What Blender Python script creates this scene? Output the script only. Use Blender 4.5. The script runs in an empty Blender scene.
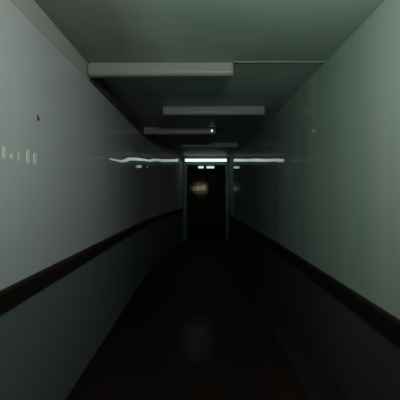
import bpy, bmesh, math, random
from mathutils import Vector
random.seed(4)
S = bpy.context.scene
COL = S.collection
EYE = 1.53          # camera height above the floor
F = 342.0           # focal length in pixels of the 400 px frame

# ---------------------------------------------------------------- camera, world, lights, exposure
cam = bpy.data.objects.new('camera', bpy.data.cameras.new('camera'))
COL.objects.link(cam); S.camera = cam
cam.location = (0, 0, EYE); cam.rotation_euler = (math.pi/2, 0, 0)
cam.data.sensor_width = 36; cam.data.lens = 36*F/400
cam.data.shift_x = 1/400; cam.data.shift_y = -7/400
cam.data.clip_start = 0.02

w = bpy.data.worlds.new('world'); S.world = w; w.use_nodes = True
w.node_tree.nodes['Background'].inputs[0].default_value = (0.5, 0.6, 0.6, 1)
w.node_tree.nodes['Background'].inputs[1].default_value = 0.0

def area(name, loc, target, sx, sy, power, col):
    l = bpy.data.lights.new(name, 'AREA'); l.shape = 'RECTANGLE'; l.size = sx; l.size_y = sy
    l.energy = power; l.color = col
    o = bpy.data.objects.new(name, l); COL.objects.link(o); o.location = loc
    o.rotation_euler = (Vector(target)-Vector(loc)).to_track_quat('-Z', 'Y').to_euler()
    return o
# the one working lamp overhead, above the camera's view
area('overhead_light', (0.25, 0.50, 2.34), (0.25, 6, 2.38), 0.6, 0.16, 22, (0.95, 1.0, 0.955))
# unseen warm spot, added beyond the doorway to brighten the notice board
fill = bpy.data.objects.new('passage_spot', bpy.data.lights.new('passage_spot', 'SPOT')); COL.objects.link(fill)  # added unseen fill for the notice board, not a lamp of the passage
fill.data.energy = 130; fill.data.color = (1, .95, .80); fill.data.shadow_soft_size = .05; fill.location = (-.66, 11.4, 2.1)
fill.data.spot_size = math.radians(11); fill.data.spot_blend = 1
fill.rotation_euler = (Vector((.08, 16, 1.76))-fill.location).to_track_quat('-Z', 'Y').to_euler()

S.view_settings.view_transform = 'Standard'; S.view_settings.look = 'None'
S.view_settings.gamma = 1; S.view_settings.exposure = 0
S.view_settings.use_curve_mapping = False
S.cycles.max_bounces = 8; S.cycles.diffuse_bounces = 4; S.cycles.glossy_bounces = 5

# ---------------------------------------------------------------- materials
def mat(name, c1, c2=None, scale=(3, 3, 3), rough=0.5, spec=0.5, bump=0.0, bscale=(1, 1, 1), detail=4, lo=0.35, hi=0.65):
    m = bpy.data.materials.new(name); m.use_nodes = True
    n, l = m.node_tree.nodes, m.node_tree.links
    b = n['Principled BSDF']; b.inputs['Roughness'].default_value = rough
    b.inputs['Specular IOR Level'].default_value = spec
    tc = n.new('ShaderNodeTexCoord')
    mp = n.new('ShaderNodeMapping'); mp.inputs['Scale'].default_value = scale
    l.new(tc.outputs['Object'], mp.inputs[0])
    no = n.new('ShaderNodeTexNoise'); no.inputs['Scale'].default_value = 1; no.inputs['Detail'].default_value = detail
    l.new(mp.outputs[0], no.inputs['Vector'])
    cr = n.new('ShaderNodeValToRGB')
    cr.color_ramp.elements[0].position = lo; cr.color_ramp.elements[1].position = hi
    cr.color_ramp.elements[0].color = (*c1, 1); cr.color_ramp.elements[1].color = (*(c2 or c1), 1)
    l.new(no.outputs['Fac'], cr.inputs[0]); l.new(cr.outputs[0], b.inputs['Base Color'])
    if bump:
        nb = n.new('ShaderNodeTexNoise'); nb.inputs['Scale'].default_value = 1; nb.inputs['Detail'].default_value = 1
        mb = n.new('ShaderNodeMapping'); mb.inputs['Scale'].default_value = bscale
        l.new(tc.outputs['Object'], mb.inputs[0]); l.new(mb.outputs[0], nb.inputs['Vector'])
        bp = n.new('ShaderNodeBump'); bp.inputs['Strength'].default_value = 1; bp.inputs['Distance'].default_value = bump
        l.new(nb.outputs['Fac'], bp.inputs['Height']); l.new(bp.outputs[0], b.inputs['Normal'])
    m['ramp'] = cr.name
    return m

def emit(name, col, s):
    m = bpy.data.materials.new(name); m.use_nodes = True
    b = m.node_tree.nodes['Principled BSDF']
    b.inputs['Base Color'].default_value = (.8, .8, .8, 1)
    b.inputs['Emission Color'].default_value = (*col, 1); b.inputs['Emission Strength'].default_value = s
    return m

M = {}
M['wall_l'] = mat('pale_grey_gloss_paint', (.455, .475, .475), (.52, .53, .525), (1.2, .8, .35), .035, .10, .017, (1.5, .40, 2.2))
M['wall_r'] = mat('pale_green_gloss_paint', (.26, .42, .335), (.395, .468, .415), (2, 2.6, .12), .035, .10, .004, (1.5, .35, 2.6), 2)
M['dado_l'] = mat('slate_blue_paint', (.125, .150, .160), (.145, .172, .182), (2, 1, .6), .55, .3)
M['dado_r'] = mat('dark_green_grey_paint', (.052, .054, .048), (.066, .068, .060), (2, 2, .5), .55, .25)
M['rail'] = mat('dark_brown_wood', (.012, .008, .006), (.018, .012, .009), (4, .8, 8), .5, .3)
M['ceil'] = mat('grey_green_ceiling_paint', (.37, .50, .43), (.46, .58, .515), (1.6, 1.2, 1), .5, .3)
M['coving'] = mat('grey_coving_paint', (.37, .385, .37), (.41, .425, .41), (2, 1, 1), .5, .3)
M['coving_shade'] = mat('shaded_coving_paint', (.07, .065, .06), (.09, .085, .08), (2, 1, 4), .5, .2)  # coving in shade, the shadow put into the colour
M['margin'] = mat('painted_concrete_margin', (.016, .018, .016), (.021, .023, .020), (3, 2, 1), .7, .15)
M['frame'] = mat('teal_door_paint', (.022, .11, .092), (.034, .13, .112), (3, 3, 1), .35, .4)
M['dark_wall'] = mat('dim_brown_paint', (.05, .045, .036), (.065, .056, .045), (2, 2, 2), .6, .2)
M['end_wall'] = mat('dull_teal_paint', (.03, .07, .065), (.04, .085, .075), (2, 2, 2), .5, .3)
M['housing'] = mat('white_enamel', (.30, .30, .28), (.33, .33, .31), (2, 2, 2), .35, .4)
M['diffuser'] = mat('yellowed_diffuser_plastic', (.255, .262, .243), (.285, .29, .27), (2, 2, 2), .4, .4)
M['cap'] = mat('grey_end_cap_plastic', (.24, .24, .23), None, (2, 2, 2), .5, .3)
M['lit'] = emit('lit_diffuser', (.90, 1.0, .95), 1.4)
M['lit_far'] = emit('lit_far_tube', (.70, 1.0, 1.0), .9)
M['led'] = emit('indicator_glow', (1, 1, 1), 1.0)
M['black'] = mat('black_metal', (.03, .03, .03), (.04, .04, .04), (9, 9, 9), .5, .3)
M['strip'] = mat('pale_reflection', (.66, .68, .66), (.74, .76, .74), (20, 20, 8), .5, .4)  # bright wall reflections put into a pale colour
M['strip_dull'] = mat('dull_reflection', (.53, .55, .53), (.57, .59, .57), (20, 20, 8), .5, .4)
M['cork'] = mat('brown_cork', (.22, .17, .09), (.30, .23, .13), (30, 30, 30), .8, .1)
M['wood'] = mat('brown_frame_wood', (.08, .05, .03), (.11, .07, .04), (5, 5, 20), .5, .3)
M['paper'] = mat('cream_paper', (.74, .70, .54), (.80, .76, .60), (4, 4, 4), .8, .1)

# the floor: near-black maroon lino with one pale patch in the walkway
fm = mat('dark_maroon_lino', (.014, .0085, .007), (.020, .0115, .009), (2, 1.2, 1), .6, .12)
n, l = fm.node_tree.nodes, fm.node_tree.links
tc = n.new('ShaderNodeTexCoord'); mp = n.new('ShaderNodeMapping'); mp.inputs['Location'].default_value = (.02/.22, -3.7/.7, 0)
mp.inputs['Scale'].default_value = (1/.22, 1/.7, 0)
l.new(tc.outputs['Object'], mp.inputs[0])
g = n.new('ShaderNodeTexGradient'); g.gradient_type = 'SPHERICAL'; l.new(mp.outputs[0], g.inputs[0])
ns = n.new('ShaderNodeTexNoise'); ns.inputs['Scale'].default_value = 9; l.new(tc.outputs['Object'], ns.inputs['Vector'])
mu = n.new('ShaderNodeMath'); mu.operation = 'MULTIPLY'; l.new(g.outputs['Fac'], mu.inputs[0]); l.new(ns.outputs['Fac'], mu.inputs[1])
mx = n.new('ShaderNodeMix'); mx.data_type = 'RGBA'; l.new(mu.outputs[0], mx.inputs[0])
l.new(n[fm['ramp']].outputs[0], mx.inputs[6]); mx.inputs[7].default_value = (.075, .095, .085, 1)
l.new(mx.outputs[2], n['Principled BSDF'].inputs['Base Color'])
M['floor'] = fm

# the ceiling's left side is darker and greyer, fading out along a ragged edge
n, l = M['ceil'].node_tree.nodes, M['ceil'].node_tree.links
tc = n.new('ShaderNodeTexCoord'); sx = n.new('ShaderNodeSeparateXYZ'); l.new(tc.outputs['Object'], sx.inputs[0])
ns = n.new('ShaderNodeTexNoise'); ns.inputs['Scale'].default_value = 2.2; l.new(tc.outputs['Object'], ns.inputs['Vector'])
ad = n.new('ShaderNodeMath'); ad.operation = 'MULTIPLY_ADD'; l.new(ns.outputs['Fac'], ad.inputs[0]); ad.inputs[1].default_value = .7; l.new(sx.outputs['X'], ad.inputs[2])
mr = n.new('ShaderNodeMapRange'); mr.inputs['From Min'].default_value = -.35; mr.inputs['From Max'].default_value = .15; l.new(ad.outputs[0], mr.inputs['Value'])
mx = n.new('ShaderNodeMix'); mx.data_type = 'RGBA'; l.new(mr.outputs[0], mx.inputs[0])
mx.inputs[6].default_value = (.31, .325, .285, 1); l.new(n[M['ceil']['ramp']].outputs[0], mx.inputs[7])
l.new(mx.outputs[2], n['Principled BSDF'].inputs['Base Color'])

# ---------------------------------------------------------------- helpers
def obj(name, bm, m, parent=None, smooth=False):
    me = bpy.data.meshes.new(name); bmesh.ops.recalc_face_normals(bm, faces=bm.faces)
    bm.to_mesh(me); bm.free()
    for x in (m if isinstance(m, (list, tuple)) else [m]): me.materials.append(x)
    if smooth:
        for p in me.polygons: p.use_smooth = True
    o = bpy.data.objects.new(name, me); COL.objects.link(o)
    if parent: o.parent = parent
    return o
def struct(name, bm, m):
    o = obj(name, bm, m); o['kind'] = 'structure'; return o
def box(bm, x0, x1, y0, y1, z0, z1, mi=0, bev=0.0):
    b2 = bmesh.new()
    v = [b2.verts.new((x, y, z)) for x in (x0, x1) for y in (y0, y1) for z in (z0, z1)]
    for q in ((0, 1, 3, 2), (4, 6, 7, 5), (0, 4, 5, 1), (2, 3, 7, 6), (0, 2, 6, 4), (1, 5, 7, 3)):
        b2.faces.new([v[i] for i in q])
    bmesh.ops.recalc_face_normals(b2, faces=b2.faces)
    if bev: bmesh.ops.bevel(b2, geom=b2.edges[:], offset=bev, segments=3, profile=.5, affect='EDGES')
    for f in b2.faces: f.material_index = mi
    t = bpy.data.meshes.new('t'); b2.to_mesh(t); b2.free(); bm.from_mesh(t); bpy.data.meshes.remove(t)
    return bm
def sweep(bm, path, prof, mi=None):
    """closed profile [(offset outward in x, z)] carried along a plan path [(x, y)]"""
    rings = [[bm.verts.new((x+o, y, z)) for o, z in prof] for x, y in path]
    k = len(prof)
    for a, b in zip(rings, rings[1:]):
        for i in range(k):
            f = bm.faces.new((a[i], a[(i+1) % k], b[(i+1) % k], b[i]))
            if mi: f.material_index = mi[i]
    bm.faces.new(rings[0]); bm.faces.new(list(reversed(rings[-1])))
    return bm
def thing(name, loc, label, cat, group=None, rz=0):
    o = bpy.data.objects.new(name, None); COL.objects.link(o); o.location = loc; o.rotation_euler = (0, 0, rz)
    o.empty_display_size = .05
    o['label'] = label; o['category'] = cat
    if group: o['group'] = group
    return o
def tag(o, label, cat, group=None):
    o['label'] = label; o['category'] = cat
    if group: o['group'] = group
    return o

# ---------------------------------------------------------------- the setting
H = 2.68
Y0, YE = -2.0, 10.9
XL, XR = -.99, 1.11
LP = [(XL, Y0), (XL, 5.9), (-.975, 6.5), (-.94, 7.1), (-.89, 7.7), (-.52, YE)]
RP = [(XR, Y0), (XR, 6.8), (1.09, 7.6), (.97, YE)]
RLz, RRz = EYE-.485, EYE-.70        # top of each rail
T = .12
# walls: gloss paint above the rail, dark dado below (material by face)
struct('wall_left', sweep(bmesh.new(), LP, [(0, 0), (0, RLz-.05), (0, H), (-T, H), (-T, 0)], [1, 0, 0, 0, 0]), [M['wall_l'], M['dado_l']])
struct('wall_right', sweep(bmesh.new(), RP, [(0, 0), (0, RRz-.05), (0, H), (T, H), (T, 0)], [1, 0, 0, 0, 0]), [M['wall_r'], M['dado_r']])
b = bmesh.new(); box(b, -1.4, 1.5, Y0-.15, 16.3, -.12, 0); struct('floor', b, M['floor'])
b = bmesh.new(); box(b, -1.4, 1.5, Y0-.15, 16.3, H, H+.12); struct('ceiling', b, M['ceil'])
b = bmesh.new(); box(b, XL-T, XR+T, Y0-.12, Y0, 0, H); struct('wall_back', b, M['dark_wall'])
# wooden dado rails
def railprof(s, zt, d=.028, h=.112):
    return [(0, zt-h), (s*d*.6, zt-h), (s*d, zt-h+.012), (s*d, zt-.014), (s*d*.7, zt), (0, zt)]
struct('trim_left', sweep(bmesh.new(), LP, railprof(1, RLz)), M['rail'])
struct('trim_right', sweep(bmesh.new(), RP, railprof(-1, RRz, h=.125)), M['rail'])
# coving board at the head of the left wall
CP = [(0, H-.14), (.003, H-.14), (.005, H-.135), (.005, H), (0, H)]
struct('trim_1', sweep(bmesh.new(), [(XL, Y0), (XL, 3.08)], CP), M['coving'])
# beyond the first light the board's shadow is put in as a darker colour
struct('trim_4', sweep(bmesh.new(), [(XL, 3.08)]+LP[1:], CP), M['coving_shade'])
# cover strip across the ceiling
b = bmesh.new(); box(b, .30, XR, 2.99, 3.02, H-.005, H, bev=.002); struct('trim_2', b, M['ceil'])
# painted margin along the right of the floor
MP = [(XR-.29, Y0), (XR-.29, 6.8), (1.09-.29, 7.6), (.97-.22, YE)]
b = bmesh.new()
for (a, c) in zip(range(3), range(1, 4)):
    q = [MP[a], MP[c], RP[c], RP[a]]
    lo = [b.verts.new((x, y, 0)) for x, y in q]; hi = [b.verts.new((x, y, .006)) for x, y in q]
    b.faces.new(hi)
    for i in range(4): b.faces.new((lo[i], lo[(i+1) % 4], hi[(i+1) % 4], hi[i]))
struct('trim_3', b, M['margin'])

# the end wall with its open doorway
DX0, DX1, DZ = -.40, .86, 2.44
b = bmesh.new()
box(b, -.64, DX0, YE, YE+.12, 0, H); box(b, DX1, 1.09, YE, YE+.12, 0, H); box(b, DX0, DX1, YE, YE+.12, DZ, H)
struct('wall_end', b, M['end_wall'])
b = bmesh.new()
box(b, DX0-.10, DX0+.02, YE-.03, YE+.14, 0, DZ+.08, bev=.006); box(b, DX1-.02, DX1+.10, YE-.03, YE+.14, 0, DZ+.08, bev=.006)
box(b, DX0+.02, DX1-.02, YE-.03, YE+.14, DZ-.02, DZ+.08, bev=.006)
struct('door_1', b, M['frame'])
# the passage beyond
b = bmesh.new(); box(b, -.90, -.80, YE+.12, 16.1, 0, H); struct('wall_beyond_left', b, M['dark_wall'])
b = bmesh.new(); box(b, 1.20, 1.30, YE+.12, 16.1, 0, H); struct('wall_beyond_right', b, M['dark_wall'])
b = bmesh.new(); box(b, -.80, 1.20, 16.0, 16.12, 0, H); struct('wall_far', b, M['dark_wall'])

# ---------------------------------------------------------------- ceiling lights (origin on the ceiling, length along x)
def cove_prof(w, h, z1, nseg=6):
    """cross-section (y, z): flat top, sides, rounded bottom corners"""
    r = min(.035, h*.45); p = [(-w/2, z1)]
    for i in range(nseg+1):
        a = math.pi + i/nseg*math.pi/2; p.append((-w/2+r+r*math.cos(a), z1-h+r+r*math.sin(a)))
    for i in range(nseg+1):
        a = 1.5*math.pi + i/nseg*math.pi/2; p.append((w/2-r+r*math.cos(a), z1-h+r+r*math.sin(a)))
    p.append((w/2, z1)); return p
def extr(bm, x0, x1, prof):
    a = [bm.verts.new((x0, y, z)) for y, z in prof]; c = [bm.verts.new((x1, y, z)) for y, z in prof]
    k = len(prof)
    for i in range(k): bm.faces.new((a[i], a[(i+1) % k], c[(i+1) % k], c[i]))
    bm.faces.new(a); bm.faces.new(list(reversed(c))); return bm
def batten(xa, xb, y, label, lit=None, led=False, w=.10, h=.115, rz=0, drop=0, name='ceiling_light', group=None):
    L = xb-xa
    t = thing(name, ((xa+xb)/2, y+w/2, H), label, 'ceiling light', group, rz)
    h += drop; k = .80 if not drop else .48
    b = bmesh.new(); box(b, -L/2, L/2, -w*.36, w*.36, -h*(1.18-k), 0, bev=.004); obj('housing', b, M['housing'], t)
    d = obj('diffuser', extr(bmesh.new(), -L/2+.018, L/2-.018, cove_prof(w, h*k, -h*(1-k))), lit or M['diffuser'], t)
    for s in (-1, 1):
        x = s*(L/2-.009)
        obj('end_cap', extr(bmesh.new(), x-.010, x+.010, cove_prof(w+.006, h*k+.003, -h*(1-k))), M['cap'], t)
    if led:
        b = bmesh.new(); bmesh.ops.create_uvsphere(b, u_segments=16, v_segments=10, radius=.018)
        bmesh.ops.scale(b, vec=(.9, .7, 1.15), verts=b.verts); bmesh.ops.translate(b, vec=(L/2-.06, -w/2-.004, -h*.52), verts=b.verts)
        o = obj('indicator_lamp', b, M['led'], t, True); o['label'] = 'glowing white pilot lamp'
    return t
G = 'unlit battens along the corridor ceiling'
batten(-.972, .298, 3.00, 'unlit white batten light on the ceiling nearest the camera, reaching to the left wall', group=G)
batten(-.476, .865, 4.52, 'unlit white batten light second along the ceiling, set toward the right wall', group=G)
batten(-.965, .285, 5.96, 'unlit white batten light with a bright white dot at its right end', led=True, h=.125, group=G)
batten(-.40, .88, 7.80, 'dim unlit batten light deepest in the dark ceiling, just before the lit one', group=G)
batten(-.455, .885, 10.70, 'glowing white batten light over the doorway at the corridor end', lit=M['lit'], h=.11, drop=.05)
GF = 'small lit lamps beyond the doorway'
batten(-.05, .215, 14.5, 'shorter of two small lit lamps seen through the doorway, on the left', lit=M['lit_far'], h=.10, group=GF)
batten(.30, .665, 14.5, 'longer of two small lit lamps seen through the doorway, on the right', lit=M['lit_far'], h=.10, group=GF)

# ---------------------------------------------------------------- things on the walls
def wallpt(px, py):      # a point of the left wall's straight run
    d = -XL*F/(199-px); return d, EYE+(193-py)*d/F
d, z = wallpt(37.5, 118)
t = thing('wall_hook', (XL, d, z), 'small dark hook alone high on the pale left wall', 'hook'); t['kind'] = 'thing'
b = bmesh.new(); box(b, 0, .004, -.006, .006, -.017, .017, bev=.0015); obj('back_plate', b, M['black'], t)
b = bmesh.new()
pts = [(.003, .006), (.007, .002), (.010, -.004), (.011, -.010), (.010, -.007)]
rings = []
for i, (x, zz) in enumerate(pts):
    rings.append([b.verts.new((x+.0035*math.cos(a)*(.4 if i else 0), .0035*math.sin(a), zz+.0035*math.cos(a))) for a in [k*math.pi/4 for k in range(8)]])
for p, q in zip(rings, rings[1:]):
    for k in range(8): b.faces.new((p[k], p[(k+1) % 8], q[(k+1) % 8], q[k]))
b.faces.new(rings[0]); b.faces.new(rings[-1])
obj('prong', b, M['black'], t, True)

STR = [(4, 146, 159, 3.4, 'pale vertical reflection strip on the left wall, the tall one first from the photo edge', 'strip'),
       (11.5, 153, 159.5, 2.6, 'short pale vertical reflection strip on the left wall, second from the photo edge', 'strip'),
       (19.5, 151, 162, 3.2, 'faint greyish vertical reflection strip in the middle of five on the left wall', 'strip_dull'),
       (28, 149.5, 164.5, 3.2, 'tall pale vertical reflection strip on the left wall, just past the faint one', 'strip'),
       (35, 153, 165, 3.0, 'pale vertical reflection strip on the left wall, last of five toward the doorway', 'strip')]
for px, ya, yb, wp, lab, m in STR:  # reflection smudges on the gloss wall, shaped as thin raised strips
    d, za = wallpt(px, ya); _, zb = wallpt(px, yb); wd = wp*d/(199-px)*d/d*.9
    wd = wp*d/(199-px)
    b = bmesh.new(); hh = (za-zb)/2; rr = min(wd/2, hh)*.98
    out = [(sy*(wd/2-rr)+rr*math.cos(a), sz*(hh-rr)+rr*math.sin(a)) for sy, sz, a0 in ((1, 1, 0), (-1, 1, 1), (-1, -1, 2), (1, -1, 3)) for a in [(a0+k/5)*math.pi/2 for k in range(6)]]
    lo = [b.verts.new((0, y, zz)) for y, zz in out]; hi = [b.verts.new((.003, y*.9, zz*.97)) for y, zz in out]
    b.faces.new(hi); b.faces.new(lo)
    for k in range(len(out)): b.faces.new((lo[k], lo[(k+1) % len(out)], hi[(k+1) % len(out)], hi[k]))
    o = obj('reflection_strip', b, M[m]); o.location = (XL, d, (za+zb)/2)
    tag(o, lab, 'strip', 'modelled reflection strips on the left wall'); o['kind'] = 'thing'

# notice board on the far wall beyond the doorway
t = thing('notice_board', (-.03, 16.0, 1.75), 'dim brown notice board with cream papers seen through the doorway', 'notice board')
b = bmesh.new(); box(b, -.46, .46, -.02, 0, -.26, .26); obj('board', b, M['cork'], t)
b = bmesh.new()
for a in ((-.49, .49, -.035, 0, .25, .29), (-.49, .49, -.035, 0, -.29, -.25), (-.49, -.45, -.035, 0, -.25, .25), (.45, .49, -.035, 0, -.25, .25)): box(b, *a, bev=.005)
obj('frame', b, M['wood'], t)
for x, z, ww, hh in ((-.25, -.02, .23, .19), (.01, .0, .23, .21), (.245, .03, .20, .24)):
    b = bmesh.new(); box(b, x-ww/2, x+ww/2, -.023, -.02, z-hh/2, z+hh/2); obj('paper', b, M['paper'], t)
